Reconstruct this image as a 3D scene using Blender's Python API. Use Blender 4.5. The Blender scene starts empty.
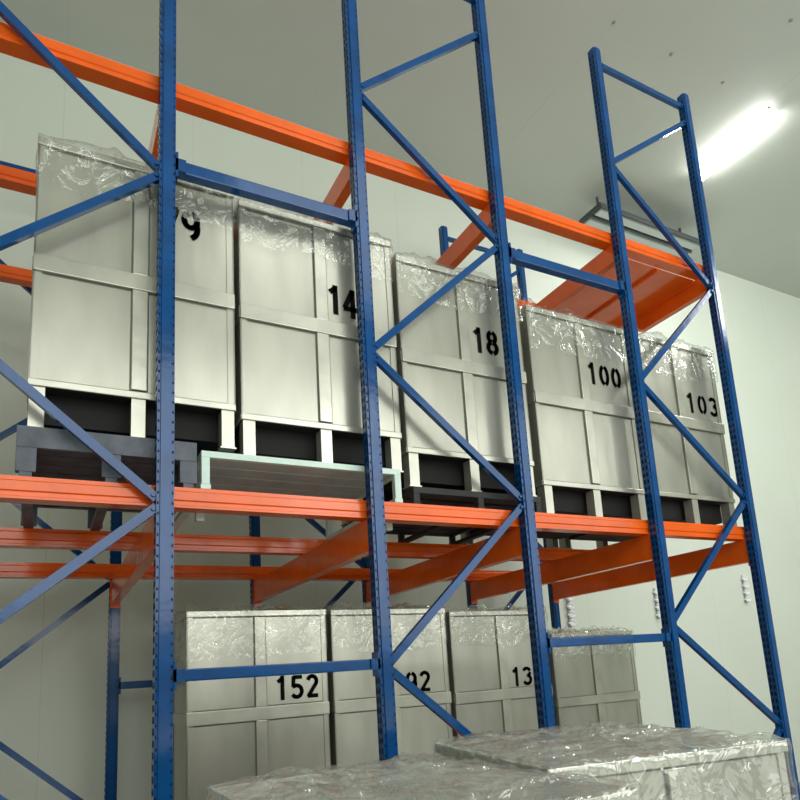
import bpy, bmesh, math, random
from mathutils import Vector, Matrix, noise
random.seed(4)
sc=bpy.context.scene
sc.view_settings.view_transform='Standard'
COL=sc.collection
E=1.84   # camera height above floor

# ---------------------------------------------------------------- materials
def mat(name,color,rough=.5,metal=0.0,bump=0,bscale=20,var=0,vscale=3,stretch=None,spec=.5):
    m=bpy.data.materials.new(name); m.use_nodes=True
    nt=m.node_tree; b=nt.nodes['Principled BSDF']
    b.inputs['Base Color'].default_value=(*color,1)
    b.inputs['Roughness'].default_value=rough
    b.inputs['Metallic'].default_value=metal
    b.inputs['Specular IOR Level'].default_value=spec
    tc=nt.nodes.new('ShaderNodeTexCoord'); src=tc.outputs['Object']
    if stretch:
        mp=nt.nodes.new('ShaderNodeMapping'); mp.inputs['Scale'].default_value=stretch
        nt.links.new(src,mp.inputs['Vector']); src=mp.outputs[0]
    if var:
        n=nt.nodes.new('ShaderNodeTexNoise'); n.inputs['Scale'].default_value=vscale; n.inputs['Detail'].default_value=5
        nt.links.new(src,n.inputs['Vector'])
        mr=nt.nodes.new('ShaderNodeMapRange'); mr.inputs['From Min'].default_value=.3; mr.inputs['From Max'].default_value=.7
        mr.inputs['To Min'].default_value=1-var; mr.inputs['To Max'].default_value=1+var*.4
        nt.links.new(n.outputs['Fac'],mr.inputs['Value'])
        mx=nt.nodes.new('ShaderNodeVectorMath'); mx.operation='SCALE'; mx.inputs[0].default_value=color
        nt.links.new(mr.outputs[0],mx.inputs['Scale']); nt.links.new(mx.outputs[0],b.inputs['Base Color'])
    if bump:
        n2=nt.nodes.new('ShaderNodeTexNoise'); n2.inputs['Scale'].default_value=bscale; n2.inputs['Detail'].default_value=3
        nt.links.new(src,n2.inputs['Vector'])
        bp=nt.nodes.new('ShaderNodeBump'); bp.inputs['Strength'].default_value=bump; bp.inputs['Distance'].default_value=.02
        nt.links.new(n2.outputs['Fac'],bp.inputs['Height']); nt.links.new(bp.outputs[0],b.inputs['Normal'])
    return m
M_blue=mat('blue_paint',(.002,.068,.24),.14,var=.25,vscale=6,bump=.05,bscale=14)
M_orange=mat('orange_paint',(.93,.14,.010),.15,var=.15,vscale=4,bump=.08,bscale=9)
M_steel=mat('crate_steel',(.485,.49,.415),.26,metal=.55,var=.22,vscale=2.6,bump=.28,bscale=2.0,stretch=(1.6,1,.45))
M_steel2=mat('crate_steel_trim',(.55,.555,.475),.25,metal=.55,var=.18,vscale=5,bump=.14,bscale=5)
M_undershade=mat('crate_underside_shade',(.012,.012,.012),.8)  # near-black colour stands in for the shade under the crates
M_seam=mat('crate_joint_shadow',(.15,.15,.12),.6)
M_ink=mat('black_stencil_ink',(.004,.004,.004),.8,spec=.1)
M_hole=mat('slot_shadow_interior',(.006,.012,.024),.9,spec=.1)
M_white=mat('mint_white_paint',(.68,.86,.78),.4,var=.12,vscale=5)
M_slat=mat('pale_grey_blue_slat_paint',(.52,.62,.62),.5,var=.2,vscale=6)
M_grey=mat('grey_pallet_paint',(.11,.13,.165),.5,var=.5,vscale=9)
M_dark=mat('dark_pallet_wood',(.035,.034,.036),.7,var=.4)
M_conc=mat('concrete',(.30,.30,.28),.6,var=.3,vscale=2,bump=.1)
M_fix=mat('lamp_housing',(.06,.07,.075),.5)
M_diff=mat('unlit_diffuser',(.55,.62,.60),.4)
M_plast=mat('white_plastic',(.92,.93,.95),.3)
M_backing=mat('grey_hook_backing',(.38,.40,.42),.5)
M_rivet=mat('grey_rivet',(.30,.31,.29),.5)

def panel_mat(name,color,axis,pitch,rough,var,line=.72,bump=0):
    m=mat(name,color,rough,var=var,vscale=.5,bump=bump,bscale=.9)
    nt=m.node_tree; b=nt.nodes['Principled BSDF']
    tc=[n for n in nt.nodes if n.type=='TEX_COORD'][0]
    sx=nt.nodes.new('ShaderNodeSeparateXYZ'); nt.links.new(tc.outputs['Object'],sx.inputs[0])
    d=nt.nodes.new('ShaderNodeMath'); d.operation='DIVIDE'; d.inputs[1].default_value=pitch
    nt.links.new(sx.outputs[axis],d.inputs[0])
    f=nt.nodes.new('ShaderNodeMath'); f.operation='FRACT'; nt.links.new(d.outputs[0],f.inputs[0])
    l=nt.nodes.new('ShaderNodeMath'); l.operation='LESS_THAN'; l.inputs[1].default_value=.008
    nt.links.new(f.outputs[0],l.inputs[0])
    mx=nt.nodes.new('ShaderNodeMix'); mx.data_type='RGBA'
    old=b.inputs['Base Color'].links[0].from_socket
    nt.links.new(l.outputs[0],mx.inputs[0]); nt.links.new(old,mx.inputs[6])
    mx.inputs[7].default_value=(*[c*line for c in color],1)
    nt.links.new(mx.outputs[2],b.inputs['Base Color'])
    return m
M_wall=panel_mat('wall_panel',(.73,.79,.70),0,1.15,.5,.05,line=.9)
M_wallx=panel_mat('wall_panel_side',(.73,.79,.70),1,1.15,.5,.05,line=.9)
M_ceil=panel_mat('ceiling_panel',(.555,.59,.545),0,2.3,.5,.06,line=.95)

def film_mat(name,base,edge,bscale,bstr,diff=.12,rough=.16,crease=.25):
    m=bpy.data.materials.new(name); m.use_nodes=True
    nt=m.node_tree; nt.nodes.clear()
    o=nt.nodes.new('ShaderNodeOutputMaterial'); mix=nt.nodes.new('ShaderNodeMixShader')
    tr=nt.nodes.new('ShaderNodeBsdfTransparent'); tr.inputs[0].default_value=(.985,.99,.985,1)
    add=nt.nodes.new('ShaderNodeMixShader'); add.inputs[0].default_value=diff
    gl=nt.nodes.new('ShaderNodeBsdfGlossy'); gl.inputs['Roughness'].default_value=rough; gl.inputs[0].default_value=(.95,.97,.95,1)
    df=nt.nodes.new('ShaderNodeBsdfDiffuse'); df.inputs[0].default_value=(.8,.83,.78,1)
    nt.links.new(gl.outputs[0],add.inputs[1]); nt.links.new(df.outputs[0],add.inputs[2])
    tc=nt.nodes.new('ShaderNodeTexCoord'); mp=nt.nodes.new('ShaderNodeMapping')
    mp.inputs['Rotation'].default_value=(.4,.5,.6); mp.inputs['Scale'].default_value=(1,.3,1)
    nt.links.new(tc.outputs['Object'],mp.inputs['Vector'])
    n=nt.nodes.new('ShaderNodeTexNoise'); n.inputs['Scale'].default_value=bscale
    n.inputs['Detail'].default_value=3; n.inputs['Distortion'].default_value=1.1
    nt.links.new(mp.outputs[0],n.inputs['Vector'])
    s=nt.nodes.new('ShaderNodeMath'); s.operation='SUBTRACT'; s.inputs[1].default_value=.5; nt.links.new(n.outputs['Fac'],s.inputs[0])
    ab=nt.nodes.new('ShaderNodeMath'); ab.operation='ABSOLUTE'; nt.links.new(s.outputs[0],ab.inputs[0])
    bp=nt.nodes.new('ShaderNodeBump'); bp.inputs['Strength'].default_value=bstr; bp.inputs['Distance'].default_value=.05
    nt.links.new(ab.outputs[0],bp.inputs['Height'])
    nt.links.new(bp.outputs[0],gl.inputs['Normal']); nt.links.new(bp.outputs[0],df.inputs['Normal'])
    lw=nt.nodes.new('ShaderNodeLayerWeight'); lw.inputs[0].default_value=.25; nt.links.new(bp.outputs[0],lw.inputs['Normal'])
    mr=nt.nodes.new('ShaderNodeMapRange'); mr.inputs['To Min'].default_value=base; mr.inputs['To Max'].default_value=edge
    nt.links.new(lw.outputs['Facing'],mr.inputs['Value'])
    cr=nt.nodes.new('ShaderNodeMapRange'); cr.inputs['From Min'].default_value=0; cr.inputs['From Max'].default_value=.012
    cr.inputs['To Min'].default_value=crease; cr.inputs['To Max'].default_value=0
    nt.links.new(ab.outputs[0],cr.inputs['Value'])
    su=nt.nodes.new('ShaderNodeMath'); su.operation='ADD'; su.use_clamp=True
    nt.links.new(mr.outputs[0],su.inputs[0]); nt.links.new(cr.outputs[0],su.inputs[1])
    nt.links.new(su.outputs[0],mix.inputs[0])
    nt.links.new(tr.outputs[0],mix.inputs[1]); nt.links.new(add.outputs[0],mix.inputs[2])
    nt.links.new(mix.outputs[0],o.inputs[0])
    return m
M_film=film_mat('stretch_film',.035,.42,7,.5,.08,.08,.32)
M_filmfg=film_mat('stretch_film_loose',.14,.52,5,.7,.22,.09,.30)

def emis(name,col,s):
    m=bpy.data.materials.new(name); m.use_nodes=True
    b=m.node_tree.nodes['Principled BSDF']; b.inputs['Base Color'].default_value=(.9,.9,.9,1)
    b.inputs['Emission Color'].default_value=(*col,1); b.inputs['Emission Strength'].default_value=s
    return m
M_tube=emis('lit_tube',(1,1,.95),34)
M_refl=emis('lit_lamp_reflector',(1,1,.95),1.6)

# ---------------------------------------------------------------- mesh helpers
def addbox(bm,lo,hi,mi=0):
    x0,y0,z0=lo;x1,y1,z1=hi
    v=[bm.verts.new(p) for p in [(x0,y0,z0),(x1,y0,z0),(x1,y1,z0),(x0,y1,z0),(x0,y0,z1),(x1,y0,z1),(x1,y1,z1),(x0,y1,z1)]]
    for f in [(0,3,2,1),(4,5,6,7),(0,1,5,4),(1,2,6,5),(2,3,7,6),(3,0,4,7)]:
        fc=bm.faces.new([v[i] for i in f]); fc.material_index=mi
def extrude_profile(bm,pts,axis,a,b,mi=0):
    """pts 2D loop; axis 'x': pts=(y,z); 'y': pts=(x,z); 'z': pts=(x,y)"""
    def P(p,t):
        return {'x':(t,p[0],p[1]),'y':(p[0],t,p[1]),'z':(p[0],p[1],t)}[axis]
    A=[bm.verts.new(P(p,a)) for p in pts]; B=[bm.verts.new(P(p,b)) for p in pts]
    n=len(pts)
    for i in range(n):
        f=bm.faces.new([A[i],A[(i+1)%n],B[(i+1)%n],B[i]]); f.material_index=mi
    f=bm.faces.new(A[::-1]); f.material_index=mi
    f=bm.faces.new(B); f.material_index=mi
def mesh(name,bm,mats,bevel=0,smooth=False):
    bmesh.ops.recalc_face_normals(bm,faces=bm.faces)
    if bevel:
        bmesh.ops.bevel(bm,geom=[e for e in bm.edges if e.calc_face_angle(0)>.6],offset=bevel,segments=2,affect='EDGES',profile=.6)
    me=bpy.data.meshes.new(name); bm.to_mesh(me); bm.free()
    for m in mats: me.materials.append(m)
    if smooth:
        for p in me.polygons: p.use_smooth=True
    return me
def obj(name,me,parent=None,loc=(0,0,0),**kw):
    o=bpy.data.objects.new(name,me); COL.objects.link(o); o.location=loc
    if parent: o.parent=parent
    for k,v in kw.items(): o[k]=v
    return o
def empty(name,loc,**kw):
    o=obj(name,None,None,loc,**kw); o.empty_display_size=.1; return o

# ---------------------------------------------------------------- room
W=6.3; CR=6.09; C=CR+E
def slab(name,lo,hi,m):
    bm=bmesh.new(); addbox(bm,lo,hi); return obj(name,mesh(name,bm,[m]),kind='structure')
XL,XR,YB=-3.2,12.6,-5.0
slab('floor',(XL,YB,-.1),(XR,W,0),M_conc)
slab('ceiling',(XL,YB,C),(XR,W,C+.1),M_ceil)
slab('wall_back',(XL,W,0),(XR,W+.12,C),M_wall)
slab('wall_left',(XL-.12,YB,0),(XL,W,C),M_wallx)
slab('wall_right',(XR,YB,0),(XR+.12,W,C),M_wallx)
slab('wall_front',(XL,YB-.12,0),(XR,YB,C),M_wall)

# ---------------------------------------------------------------- rack
rack=empty('pallet_rack',(2.1,4.5,0),label='tall warehouse pallet rack with blue perforated uprights and orange beams',category='rack')
off=Vector((2.1,4.5,0))
PX=[-.566,.474,1.561,2.594,3.729,4.775]
YF,YR=3.30,5.75
HT=4.86+E
pw,pd=.078,.080
hw,hd=pw/2,pd/2
def quad(bm,pts,mi):
    f=bm.faces.new([bm.verts.new(p) for p in pts]); f.material_index=mi
def postmesh(HT):
    bm=bmesh.new()
    prof=[(-hw,-hd+.008),(-hw+.014,-hd+.008),(-hw+.016,-hd),(hw-.016,-hd),(hw-.014,-hd+.008),(hw,-hd+.008),
          (hw,hd-.008),(hw-.014,hd-.008),(hw-.016,hd),(-hw+.016,hd),(-hw+.014,hd-.008),(-hw,hd-.008)]
    extrude_profile(bm,prof,'z',0,HT)
    bmesh.ops.recalc_face_normals(bm,faces=bm.faces)
    z=.12; e=.0006
    while z<HT-.05:
        for sy in (-1,1):
            y=sy*(hd-.008+e)
            for cx in (-hw+.007,hw-.007):
                s=.0045
                pts=[(cx+s*math.cos(a*math.pi/4),y,z+.025+1.6*s*math.sin(a*math.pi/4)) for a in range(8)]
                quad(bm,pts if sy<0 else pts[::-1],1)
        for sx in (-1,1):
            x=sx*(hw+e)
            for cy in (-.015,.015):
                s=.009
                pts=[(x,cy-s,z-.012),(x,cy-s*.5,z-.017),(x,cy+s*.5,z-.017),(x,cy+s,z-.012),(x,cy+s*.7,z+.014),(x,cy-s*.7,z+.014)]
                quad(bm,pts if sx>0 else pts[::-1],1)
        z+=.05
    addbox(bm,(-.06,-.06,0),(.06,.06,.008))
    me=bpy.data.meshes.new('upright_post'); bm.to_mesh(me); bm.free()
    me.materials.append(M_blue); me.materials.append(M_hole); return me
me_post=postmesh(HT); me_short=postmesh(4.30+E)
for y in (YF,YR):
    for k,x in enumerate(PX):
        obj('upright_post',me_short if (y==YR and k<4) else me_post,rack,Vector((x,y,0))-off)

def brace(p,q,y,name='diagonal_brace'):
    a=Vector((p[0],0,p[1]));b=Vector((q[0],0,q[1])); L=(b-a).length; d=(b-a).normalized()
    bm=bmesh.new(); w,t,g=.021,.034,.004
    extrude_profile(bm,[(-w,-t/2),(w,-t/2),(w,t/2),(w-g,t/2),(w-g,-t/2+g),(-w+g,-t/2+g),(-w+g,t/2),(-w,t/2)],'z',0,L)
    for zz in (.02,L-.02):
        bmesh.ops.create_cone(bm,segments=8,radius1=.011,radius2=.009,depth=.012,cap_ends=True,matrix=Matrix.Translation((0,-t/2-.005,zz))@Matrix.Rotation(math.pi/2,4,'X'))
    me=mesh(name,bm,[M_blue])
    o=obj(name,me,rack)
    Z=d; Y=Vector((0,1,0)); X=Y.cross(Z)
    R=Matrix((X,Y,Z)).transposed().to_4x4()
    o.matrix_local=Matrix.Translation(a+Vector((0,y,0))-off)@R
    return o
i=hw-.004
def frame(xa,xb,y,za,zb,top):
    nodes=sorted([(z,0) for z in za if z<top]+[(z,1) for z in zb if z<top])
    for (z0,s0),(z1,s1) in zip(nodes,nodes[1:]):
        if s0==s1: continue
        xs=[xa+i,xb-i]
        brace((xs[s0],z0+.02+E),(xs[s1],z1-.02+E),y)
    brace((xa+i,top+E),(xb-i,top+E),y,'horizontal_brace')
    brace((xa+i,-1.65+E),(xb-i,-1.65+E),y,'horizontal_brace')
for y in (YF,YR):
    r=y==YR
    frame(PX[0],PX[1],y,[-1.6,.0,1.74,3.5],[-.89,.86,2.61,4.36],4.22 if r else 4.7)
    frame(PX[2],PX[3],y,[-1.6,.05,1.83,3.58],[-.8,1.0,2.79,4.48],4.1 if r else 4.76)
    frame(PX[4],PX[5],y,[-1.5,.22,2.0,3.82],[-.55,1.17,2.98,4.6],4.74)
def spacer(xa,xb,y,z,h=.07):
    bm=bmesh.new()
    addbox(bm,(xa+hw,y-.03,z-h/2),(xb-hw,y+.03,z+h/2))
    me=mesh('row_spacer',bm,[M_blue],bevel=.006)
    bm=bmesh.new(); bm.from_mesh(me)
    for x,s in ((xa+hw,1),(xb-hw,-1)):
        addbox(bm,(min(x,x+s*.012),y-.042,z-h/2-.035),(max(x,x+s*.012),y+.034,z+h/2+.035))
        addbox(bm,(min(x,x+s*.05),y-.042,z-h/2),(max(x,x+s*.05),y-.03,z+h/2))
    bm.to_mesh(me); bm.free()
    me.transform(Matrix.Translation(-off)); obj('row_spacer',me,rack)
for (a,b,zu,zl) in ((1,2,2.66,.065),(3,4,2.73,.13)):
    for y in (YF,YR):
        spacer(PX[a],PX[b],y,zu+E); spacer(PX[a],PX[b],y,zl+E,.055)
def rail(y,ztop,x0,x1,h=.105,w=.09):
    bm=bmesh.new(); z=ztop+E
    extrude_profile(bm,[(y,z-h),(y+w,z-h),(y+w,z),(y+.014,z),(y+.014,z-.018),(y,z-.026),(y,z-.066),(y+.008,z-.072),(y+.008,z-.09),(y,z-.094)],'x',x0,x1)
    me=mesh('support_rail',bm,[M_orange]); me.transform(Matrix.Translation(-off)); obj('support_rail',me,rack)
RY=[3.345,4.41,5.56]
LT,UT=.963,3.245
LB=-1.025
for y in RY:
    rail(y,LT,-1.6,4.84); rail(y,UT,-1.6,4.84)
for y in (4.62,5.58): rail(y,LB,-1.6,4.84)
def cbeam(x,ztop,h=.135,w=.06):
    bm=bmesh.new(); z=ztop+E; y0=YF+hd; y1=YR-hd
    extrude_profile(bm,[(x-w/2,z-h),(x+w/2,z-h),(x+w/2,z-.03),(x+w/2-.012,z-.024),(x+w/2-.012,z),(x-w/2,z),],'y',y0,y1)
    me=mesh('cross_beam',bm,[M_orange],bevel=.004)
    bm=bmesh.new(); bm.from_mesh(me)
    for yy,s in ((y0,1),(y1,-1)):
        addbox(bm,(x-.036,min(yy,yy+s*.006),z-h-.03),(x+.036,max(yy,yy+s*.006),z+.0))
    bm.to_mesh(me); bm.free()
    me.transform(Matrix.Translation(-off)); obj('cross_beam',me,rack)
for x in PX:
    cbeam(x,LT-.105,.18); cbeam(x,UT-.105,.15); cbeam(x,LB-.105)
bm=bmesh.new()
z=UT-.105+E
for k in range(2):
    x0=3.86+k*.44
    extrude_profile(bm,[(x0,z),(x0+.435,z),(x0+.435,z-.03),(x0+.429,z-.03),(x0+.429,z-.006),(x0+.006,z-.006),(x0+.006,z-.03),(x0,z-.03)],'y',3.44,4.41)
me=mesh('deck_panel',bm,[M_orange]); me.transform(Matrix.Translation(-off)); obj('deck_panel',me,rack)

# ---------------------------------------------------------------- crates
CW,CD,CH,LEG=.94,1.08,1.285,.22
bm=bmesh.new()
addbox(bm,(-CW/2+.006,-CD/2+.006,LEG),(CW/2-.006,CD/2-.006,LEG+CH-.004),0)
me_body=mesh('crate_body',bm,[M_steel,M_undershade,M_seam],bevel=.006)
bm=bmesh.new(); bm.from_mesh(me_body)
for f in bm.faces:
    if f.normal.z<-.9: f.material_index=1  # bottom faces coloured as if in deep shade
t=.038
for sx in (-1,1):
    for sy in (-1,1):
        x=sx*CW/2; y=sy*CD/2
        addbox(bm,(min(x,x-sx*t),min(y,y-sy*.008),LEG),(max(x,x-sx*t),max(y,y-sy*.008),LEG+CH),0)
        addbox(bm,(min(x,x-sx*.008),min(y,y-sy*t),LEG),(max(x,x-sx*.008),max(y,y-sy*t),LEG+CH),0)
zm=LEG+CH*.475
for sy in (-1,1):
    y=sy*(CD/2-.006); yy=y+sy*.0012
    def J(x0,x1,z0,z1): addbox(bm,(x0,min(y,yy),z0),(x1,max(y,yy),z1),2)
    for s in (-1,1):
        J(-CW/2+.04,CW/2-.04,zm+s*.046-.004,zm+s*.046+.004)
        J(s*.040-.003,s*.040+.003,LEG+.03,zm-.05); J(s*.040-.003,s*.040+.003,zm+.05,LEG+CH-.045)
    J(-CW/2+.04,CW/2-.04,LEG+CH-.043,LEG+CH-.036); J(-CW/2+.04,CW/2-.04,LEG+.022,LEG+.029)
bm.to_mesh(me_body); bm.free()
def bandmesh():
    bm=bmesh.new()
    o=.016
    zt=LEG+CH; zm=LEG+CH*.475
    for sy in (-1,1):
        y=sy*CD/2; 
        def B(x0,x1,z0,z1,oo=o): addbox(bm,(x0,min(y-sy*.004,y+sy*oo),z0),(x1,max(y-sy*.004,y+sy*oo),z1))
        B(-CW/2,CW/2,zm-.042,zm+.042); 
        B(-.036,.036,LEG+.03,zm-.043,.012); B(-.036,.036,zm+.043,zt-.04,.012)
        B(-CW/2,CW/2,LEG-.012,LEG+.022,.010); B(-CW/2-.003,CW/2+.003,zt-.035,zt+.004,.012)
    for sx in (-1,1):
        x=sx*CW/2
        def B2(y0,y1,z0,z1,oo=.003): addbox(bm,(min(x-sx*.004,x+sx*oo),y0,z0),(max(x-sx*.004,x+sx*oo),y1,z1))
        B2(-CD/2,CD/2,zm-.035,zm+.035); B2(-.026,.026,LEG+.03,zm-.036,.0025); B2(-.026,.026,zm+.036,zt-.04,.0025)
        B2(-CD/2,CD/2,LEG-.012,LEG+.022); B2(-CD/2,CD/2,zt-.035,zt+.004)
    addbox(bm,(-CW/2+.002,-CD/2+.002,zt-.003),(CW/2-.002,CD/2-.002,zt+.003))
    return mesh('reinforcement_band',bm,[M_steel2],bevel=.003)
me_band=bandmesh()
bm=bmesh.new()
lw=.032
extrude_profile(bm,[(-lw,-.04),(lw,-.04),(lw,.04),(lw-.006,.04),(lw-.006,-.034),(-lw+.006,-.034),(-lw+.006,.04),(-lw,.04)],'z',0.008,LEG-.012)
addbox(bm,(-lw-.008,-.045,0),(lw+.008,.045,.008))
me_leg=mesh('leg',bm,[M_steel2])
bm=bmesh.new(); addbox(bm,(-CW/2+.02,-CD/2+.12,.07),(CW/2-.02,CD/2-.12,LEG-.0))  # block added to darken the gaps between the legs, painted shade
me_sk=mesh('leg_gap_shade',bm,[M_undershade])

def filmmesh(seed,drop,amp,n=60,matl=None,side=.010,edge0=.9,fine=1.0,sharp=4.0,pw=1.5,fmin=.15,fk=3.2):
    bm=bmesh.new(); zt=LEG+CH+.006
    hx,hy=CW/2+.004,CD/2+.02
    def ridge(q): return max(0,1-abs(noise.noise(q))*sharp)
    N=n
    V=[[None]*(N+1) for _ in range(N+1)]
    for a in range(N+1):
        for b in range(N+1):
            x=-hx+2*hx*a/N; y=-hy+2*hy*b/N
            nx=(-1 if a==0 else 1 if a==N else 0); ny=(-1 if b==0 else 1 if b==N else 0)
            s=seed*5.3
            w=noise.noise(Vector((x*2+s,y*2,s)))*.8
            edge=min(1,edge0+6*min(hx-abs(x),hy-abs(y)))
            d=.003+amp*edge*(ridge(Vector((x*2.2*fine+w+s,y*6*fine+w,s)))**pw*.45+ridge(Vector(((x+y)*5*fine+w*3,(x-y)*2*fine+s,s*2)))**pw*.35+.25*abs(noise.noise(Vector((x*2.2+s,y*2.2,s+4)))))
            V[a][b]=bm.verts.new(Vector((x,y,zt))+Vector((nx*.05,ny*.1,1))*d)
    for a in range(N):
        for b in range(N):
            bm.faces.new([V[a][b],V[a+1][b],V[a+1][b+1],V[a][b+1]])
    ring=[(a,0) for a in range(N)]+[(N,b) for b in range(N)]+[(N-a,N) for a in range(N)]+[(0,N-b) for b in range(N)]
    prev=[V[a][b] for a,b in ring]
    K=max(6,int(drop/.018)); R=len(ring)
    for k in range(1,K+1):
        cur=[]
        for j,(a,b) in enumerate(ring):
            x=-hx+2*hx*a/N; y=-hy+2*hy*b/N
            nx=(-1 if a==0 else 1 if a==N else 0); ny=(-1 if b==0 else 1 if b==N else 0)
            dr=drop*(1+.3*noise.noise(Vector((x*2.5+seed*3,y*2.5,seed*1.7)))+.1*noise.noise(Vector((x*12+seed*3,y*12,seed*1.7))))
            zz=zt-dr*k/K
            w=noise.noise(Vector((x*3,y*3+seed,zz*3)))*.9
            r=ridge(Vector((x*6*fine+seed+w,y*7*fine,zz*1.0+seed*2)))
            r2=ridge(Vector(((x+zz)*4*fine+seed,y*5*fine,(zz-x)*6*fine+seed+w)))
            fade=max(fmin,1-fk*(zt-zz))
            d=side*fade*(r**pw*.9+.6*r2**pw)
            cur.append(bm.verts.new(Vector((x+nx*min(d*.4,.006),y+ny*d,zz))))
        for j in range(R):
            bm.faces.new([prev[j],cur[j],cur[(j+1)%R],prev[(j+1)%R]])
        prev=cur
    return mesh('stretch_film',bm,[matl or M_film],smooth=True)
films=[filmmesh(1,.24,.10,side=.032,sharp=5),filmmesh(2,.30,.08,side=.026,fine=1.3,sharp=5,fk=2.4,fmin=.2),filmmesh(3,.28,.08,side=.026,fine=1.2,sharp=5,fk=2.4,fmin=.2),filmmesh(4,.28,.07,side=.024,fine=1.2,sharp=5),filmmesh(5,.33,.07,side=.024,fine=1.2,sharp=5)]
film_fg=[filmmesh(7,.40,.048,110,M_filmfg,.016,.4,1.2,4.4,1.5),filmmesh(9,.42,.055,110,M_filmfg,.016,.4,1.2,4.4,1.5)]

# ---- stencilled digits drawn as thick strokes (cell height 1), small stencil bridges
def arc(cx,cy,rx,ry,a0,a1,n=14):
    return [(cx+rx*math.cos(math.radians(a0+(a1-a0)*k/n)),cy+ry*math.sin(math.radians(a0+(a1-a0)*k/n))) for k in range(n+1)]
G={
'0':[arc(.3,.5,.22,.41,106,254,16),arc(.3,.5,.22,.41,-74,74,16)],
'1':[[(.34,.02),(.34,.98)],[(.34,.90),(.14,.76)]],
'2':[arc(.3,.70,.21,.21,160,-35)+[(.10,.09)],[(.08,.09),(.54,.09)]],
'3':[arc(.29,.70,.21,.20,150,20),arc(.29,.70,.21,.20,-8,-80,6),arc(.29,.31,.23,.22,80,-150)],
'4':[[(.40,.0),(.40,.95)],[(.40,.93),(.06,.32)],[(.03,.28),(.60,.28)]],
'5':[[(.52,.91),(.14,.91)],[(.14,.93),(.12,.53)],[(.12,.53)]+arc(.28,.32,.24,.24,120,-145)],
'7':[[(.06,.91),(.54,.91)],[(.52,.90),(.22,.02)]],
'8':[arc(.3,.72,.19,.19,-75,75,10),arc(.3,.72,.19,.19,105,255,10),arc(.3,.29,.23,.21,-75,75,10),arc(.3,.29,.23,.21,105,255,10)],
'9':[arc(.29,.67,.21,.24,106,385,22),arc(.29,.67,.21,.24,25,74,6),[(.50,.67)]+arc(.24,.42,.27,.34,20,-70,10)],
}
def number(txt,crate,x,z,h,w,pitch):
    bm=bmesh.new(); sw=.085
    tot=pitch*(len(txt)-1)
    for k,ch in enumerate(txt):
        cx=-tot/2+k*pitch
        for st in G[ch]:
            pts=[Vector((cx+(p[0]-.3)/.6*w,(p[1]-.5)*h)) for p in st]
            hwid=sw*h
            for p,q in zip(pts,pts[1:]):
                d=(q-p)
                if d.length<1e-5: continue
                d.normalize(); nn=Vector((-d.y,d.x))*hwid; ex=d*hwid*.3
                c=[p-ex-nn,q+ex-nn,q+ex+nn,p-ex+nn]
                f=bm.faces.new([bm.verts.new((v.x,0,v.y)) for v in c])
    bmesh.ops.recalc_face_normals(bm,faces=bm.faces)
    me=bpy.data.meshes.new('number_marking'); bm.to_mesh(me); bm.free(); me.materials.append(M_ink)
    o=obj('number_marking',me,crate,(x,-CD/2+.0025,z))
    o['label']='black stencilled number '+txt
def crate(x0,yfront,zbase,label,film,num=None,npos=None,group=None,rot=0,sz=1,ns=(.175,.085,.11),sx=1):
    e=empty('metal_crate',(x0+CW/2,yfront+CD/2,zbase+E),label=label,category='crate')
    if group: e['group']=group
    obj('crate_body',me_body,e); obj('reinforcement_band',me_band,e); obj('leg_gap_shade',me_sk,e)
    for yy in (-CD/2+.04,CD/2-.04):
        for xx in (-CW/2+.04,0,CW/2-.04):
            l=obj('leg',me_leg,e,(xx,yy,0))
            if yy>0: l.rotation_euler=(0,0,math.pi)
    if film: obj('stretch_film',film,e,label='crinkled clear plastic film')
    if num: number(num,e,npos[0]-(x0+CW/2),npos[1]-zbase,*ns)
    e.rotation_euler=(0,0,rot); e.scale=(sx,1,sz)
    return e
g1='crates on the middle rack shelf'
F=3.42
crate(-.100,F,1.205,'pale steel crate stencilled 79 on a grey pallet, film over top',films[0],'79',(.563,2.44),g1,ns=(.18,.095,.108))
crate(.870,F,1.165,'pale steel crate stencilled 14 on a white pallet, film wrapped',films[1],'14',(1.475,2.19),g1,ns=(.185,.09,.10))
crate(1.845,F,1.085,'pale steel crate stencilled 18 on a dark low pallet',films[2],'18',(2.485,2.13),g1,ns=(.18,.09,.11))
crate(2.85,F,LT+.001,'pale steel crate stencilled 100 standing on orange rails',films[3],'100',(3.530,2.06),g1,ns=(.17,.09,.118))
crate(3.85,F,LT+.001,'pale steel crate stencilled 103 at the rack end on orange rails',films[4],'103',(4.58,1.98),g1,ns=(.17,.10,.135))
g2='crates on the lower rack shelf'
F2=4.60
lz=.49-CH-LEG
crate(.80,F2,lz,'pale steel crate stencilled 152 wrapped in film on the lower shelf',films[3],'152',(1.52,-.03),g2,ns=(.16,.088,.108))
crate(1.78,F2,lz-.004,'pale steel crate stencilled 92 wrapped in film on the lower shelf',films[4],'92',(2.455,-.055),g2,ns=(.155,.092,.112))
crate(2.76,F2,lz-.008,'pale steel crate stencilled 13 wrapped in film on the lower shelf',films[2],'13',(3.41,-.06),g2,ns=(.155,.095,.112),sz=.985)
crate(3.75,F2,lz-.008,'slightly lower pale steel crate without number on the lower shelf',films[1],None,None,g2,sz=.85)
g3='film wrapped crates standing on the floor'
fz=-E
th=-math.radians(11)
fl=Vector((1.375,1.77)); ctr=fl+Vector((CW/2*math.cos(th)-CD/2*math.sin(th),CW/2*math.sin(th)+CD/2*math.cos(th)))
crate(ctr.x-CW/2,ctr.y-CD/2,fz,'steel crate topped with crumpled clear film standing on the floor',film_fg[0],None,None,g3,rot=th,sz=1.01)
crate(.445,1.36,fz,'steel crate under loose crumpled plastic film on the floor',film_fg[1],None,None,g3,sz=1.005,sx=.89)

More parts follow.
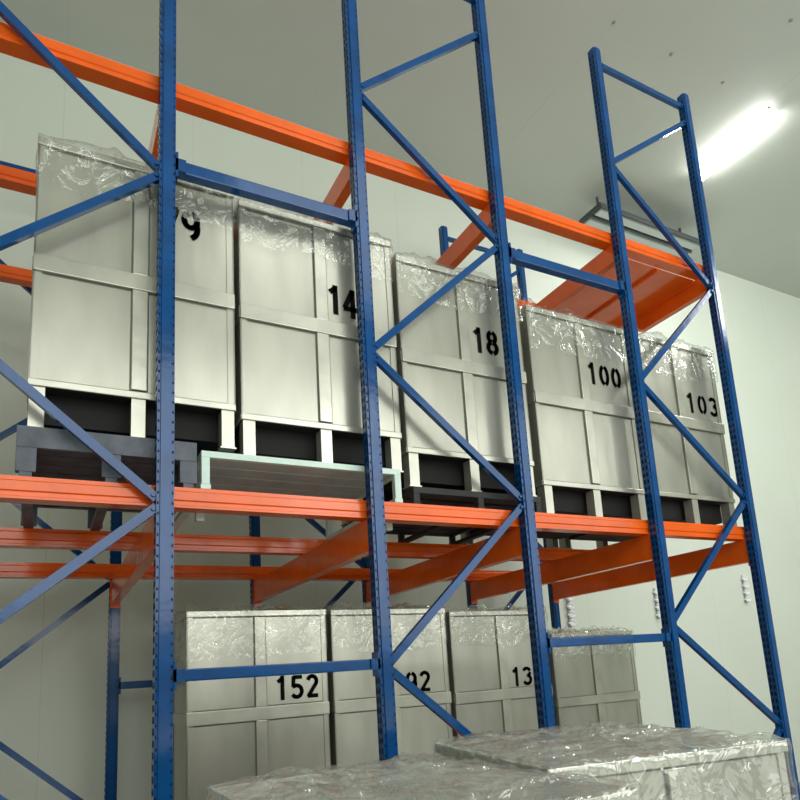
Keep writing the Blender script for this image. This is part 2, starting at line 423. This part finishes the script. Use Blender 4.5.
# ---------------------------------------------------------------- pallets
def pallet(x0,x1,y0,h,m,ms,label,depth=1.12,fascia=.04,lw=.02,mid=True,drop=.13,gap=.055):
    zb=LT+E+.001; w=x1-x0
    e=empty('steel_pallet',((x0+x1)/2,y0+depth/2,zb),label=label,category='pallet')
    bm=bmesh.new(); hx=w/2; hy=depth/2
    for s in (-1,1):
        addbox(bm,(-hx,min(s*hy,s*(hy-.03)),h-fascia),(hx,max(s*hy,s*(hy-.03)),h-.002))
        addbox(bm,(min(s*hx,s*(hx-.03)),-hy+.03,h-fascia),(max(s*hx,s*(hx-.03)),hy-.03,h-.002))
    addbox(bm,(-hx+.03,-hy+.03,h-.012),(hx-.03,hy-.03,h-.006),1)
    for k in range(7):
        y=-hy+.10+k*(depth-.20)/6
        addbox(bm,(-hx+.03,y-gap,h-.028),(hx-.03,y+gap,h-.012),1)
    obj('deck',mesh('deck',bm,[m,ms],bevel=.002),e)
    lx=[-hx+lw,0,hx-lw] if mid else [-hx+lw,hx-lw]
    bm=bmesh.new(); addbox(bm,(-lw,-.02,.025),(lw,.02,h-fascia)); ml=mesh('leg',bm,[m],bevel=.003)
    bm=bmesh.new(); addbox(bm,(-.025,-hy,0),(.025,hy,.025)); mr=mesh('runner',bm,[m],bevel=.003)
    for x in lx:
        obj('runner',mr,e,(x,0,0))
        for y in (-hy+.02,0,hy-.02): obj('leg',ml,e,(x,y,0))
    if drop:
        bm=bmesh.new(); addbox(bm,(-.02,-.02,-drop),(.02,.02,0)); md=mesh('locating_foot',bm,[m],bevel=.003)
        for x in (lx[0],lx[-1]):
            obj('locating_foot',md,e,(x,-hy+.16,0))
pallet(-.13,.635,3.37,.238,M_grey,M_grey,'worn dark grey steel pallet under the crate marked 79',fascia=.10,lw=.04,gap=.07,drop=0)
pallet(.655,1.76,3.36,.199,M_white,M_slat,'mint white steel pallet with slatted deck under the crate marked 14',fascia=.035,mid=False,gap=.071)
pallet(1.86,2.80,3.40,.119,M_dark,M_dark,'low dark pallet under the crate marked 18',drop=0)

# ---------------------------------------------------------------- lamps
def tube_lamp(x,y0,y1,z):
    e=empty('fluorescent_lamp',(x,(y0+y1)/2,z),label='lit fluorescent tube lamp mounted on the ceiling',category='lamp')
    L=y1-y0
    bm=bmesh.new(); extrude_profile(bm,[(-.06,0),(.06,0),(.05,-.05),(-.05,-.05)],'y',-L/2,L/2)
    for s in (-1,1): addbox(bm,(-.05,min(s*L/2,s*(L/2-.03)),-.12),(.05,max(s*L/2,s*(L/2-.03)),-.045))
    obj('lamp_housing',mesh('lamp_housing',bm,[M_refl]),e)
    for dx in (-.045,.045):
        bm=bmesh.new(); bmesh.ops.create_cone(bm,segments=16,radius1=.019,radius2=.019,depth=L-.07,cap_ends=True,matrix=Matrix.Translation((dx,0,-.09))@Matrix.Rotation(math.pi/2,4,'X'))
        obj('tube',mesh('tube',bm,[M_tube]),e,label='glowing white tube')
tube_lamp(7.14,3.78,4.90,C)
LZ=5.74
e=empty('ceiling_luminaire',(7.05,5.8,LZ+E),label='unlit grey twin strip luminaire hung below the ceiling',category='lamp')
bm=bmesh.new(); L=1.95
extrude_profile(bm,[(-.22,.0),(-.2,.09),(.2,.09),(.22,0),(.205,0),(.19,.03),(.02,.03),(.01,0),(-.01,0),(-.02,.03),(-.19,.03),(-.205,0)],'x',-L/2,L/2)
for x in (-.8,.8):
    addbox(bm,(x-.012,-.012,.09),(x+.012,.012,CR-LZ))
obj('lamp_housing',mesh('lamp_housing',bm,[M_fix]),e)
for y in (-.105,.105):
    bm=bmesh.new(); extrude_profile(bm,[(y-.07,.028),(y-.05,.002),(y+.05,.002),(y+.07,.028)],'x',-L/2+.04,L/2-.04)
    obj('diffuser',mesh('diffuser',bm,[M_diff]),e,label='pale plastic diffuser')

def hooks(x,z):
    bm=bmesh.new()
    addbox(bm,(-.022,-.008,-.2),(.022,0,.2),1)
    for k in range(4):
        zc=-.15+k*.1; r=.032
        pts=[]
        for j in range(9):
            a=math.pi*1.3*j/8-.3
            pts.append(Vector((.0+r*1.6*math.sin(a),-.03-.02*math.sin(a*.5),zc+r*math.cos(a))))
        for p,q in zip(pts,pts[1:]):
            d=(q-p); m=Matrix.Translation((p+q)/2)@d.to_track_quat('Z','Y').to_matrix().to_4x4()
            bmesh.ops.create_cone(bm,segments=8,radius1=.012,radius2=.012,depth=d.length*1.15,cap_ends=True,matrix=m)
        addbox(bm,(-.045,-.045,zc-.014),(.03,-.006,zc+.012))
    obj('wall_hook_strip',mesh('wall_hook_strip',bm,[M_plast,M_backing]),None,(x,W,z+E),label='small strip of white plastic hooks fixed to the wall',category='hook',group='hook strips on the wall')
for x,z in ((5.44,.62),(6.92,.69),(8.73,.88)): hooks(x,z)
bm=bmesh.new(); bmesh.ops.create_uvsphere(bm,u_segments=10,v_segments=6,radius=.020); me_f=mesh('ceiling_rivet',bm,[M_rivet],smooth=True); me_f.transform(Matrix.Diagonal((1,1,.4,1)))
for x in (4.6,5.4,6.2,7.0):
    for y in (2.2,3.0,3.8):
        obj('ceiling_rivet',me_f,None,(x+.03*math.sin(y*7),y,C-.006),label='small round grey rivet head on the ceiling panel',category='rivet',group='ceiling rivet heads')

# ---------------------------------------------------------------- lights
def area(loc,target,size,size_y,power,col=(1,1,.97)):
    l=bpy.data.lights.new('area_light','AREA'); l.shape='RECTANGLE'; l.size=size; l.size_y=size_y; l.energy=power; l.color=col
    o=bpy.data.objects.new('area_light',l); COL.objects.link(o); o.location=loc
    o.rotation_euler=(Vector(target)-Vector(loc)).to_track_quat('-Z','Y').to_euler()
area((1.5,-4.2,4.8),(1.8,4,2.6),7,4,265)
area((7.0,-4.0,4.6),(5.5,4,3.2),7,4.5,215)
area((3.0,-.5,C-.3),(3.0,2.5,2),2.5,2.5,40)
area((9.0,1.2,C-.3),(8.8,6,2.6),1.0,2.4,165)
area((2.5,-2,.6),(3,3,8),6,3,45)
area((7.1,4.4,C-.16),(7.1,4.2,0),.1,1.1,40)
w=bpy.data.worlds.new('w'); sc.world=w; w.use_nodes=True
w.node_tree.nodes['Background'].inputs[0].default_value=(.9,.95,.9,1); w.node_tree.nodes['Background'].inputs[1].default_value=.3

# ---------------------------------------------------------------- camera
f=684.0; P=(434.0,541.0)
cX=Vector((1206,49,684)).normalized()
cY=Vector((-394,159,684)); cY=(cY-cX*cY.dot(cX)).normalized()
cZ=cX.cross(cY); 
if cZ.y>0: cZ=-cZ
right=Vector((cX.x,cY.x,cZ.x)); down=Vector((cX.y,cY.y,cZ.y)); fwd=Vector((cX.z,cY.z,cZ.z))
R=Matrix((right,-down,-fwd)).transposed()
cam=bpy.data.cameras.new('camera'); co=bpy.data.objects.new('camera',cam); COL.objects.link(co)
co.matrix_world=Matrix.Translation((0,0,E))@R.to_4x4()
cam.sensor_width=36; cam.lens=f/800*36; cam.shift_x=-(P[0]-400)/800; cam.shift_y=(P[1]-400)/800
cam.clip_start=.02
sc.camera=co
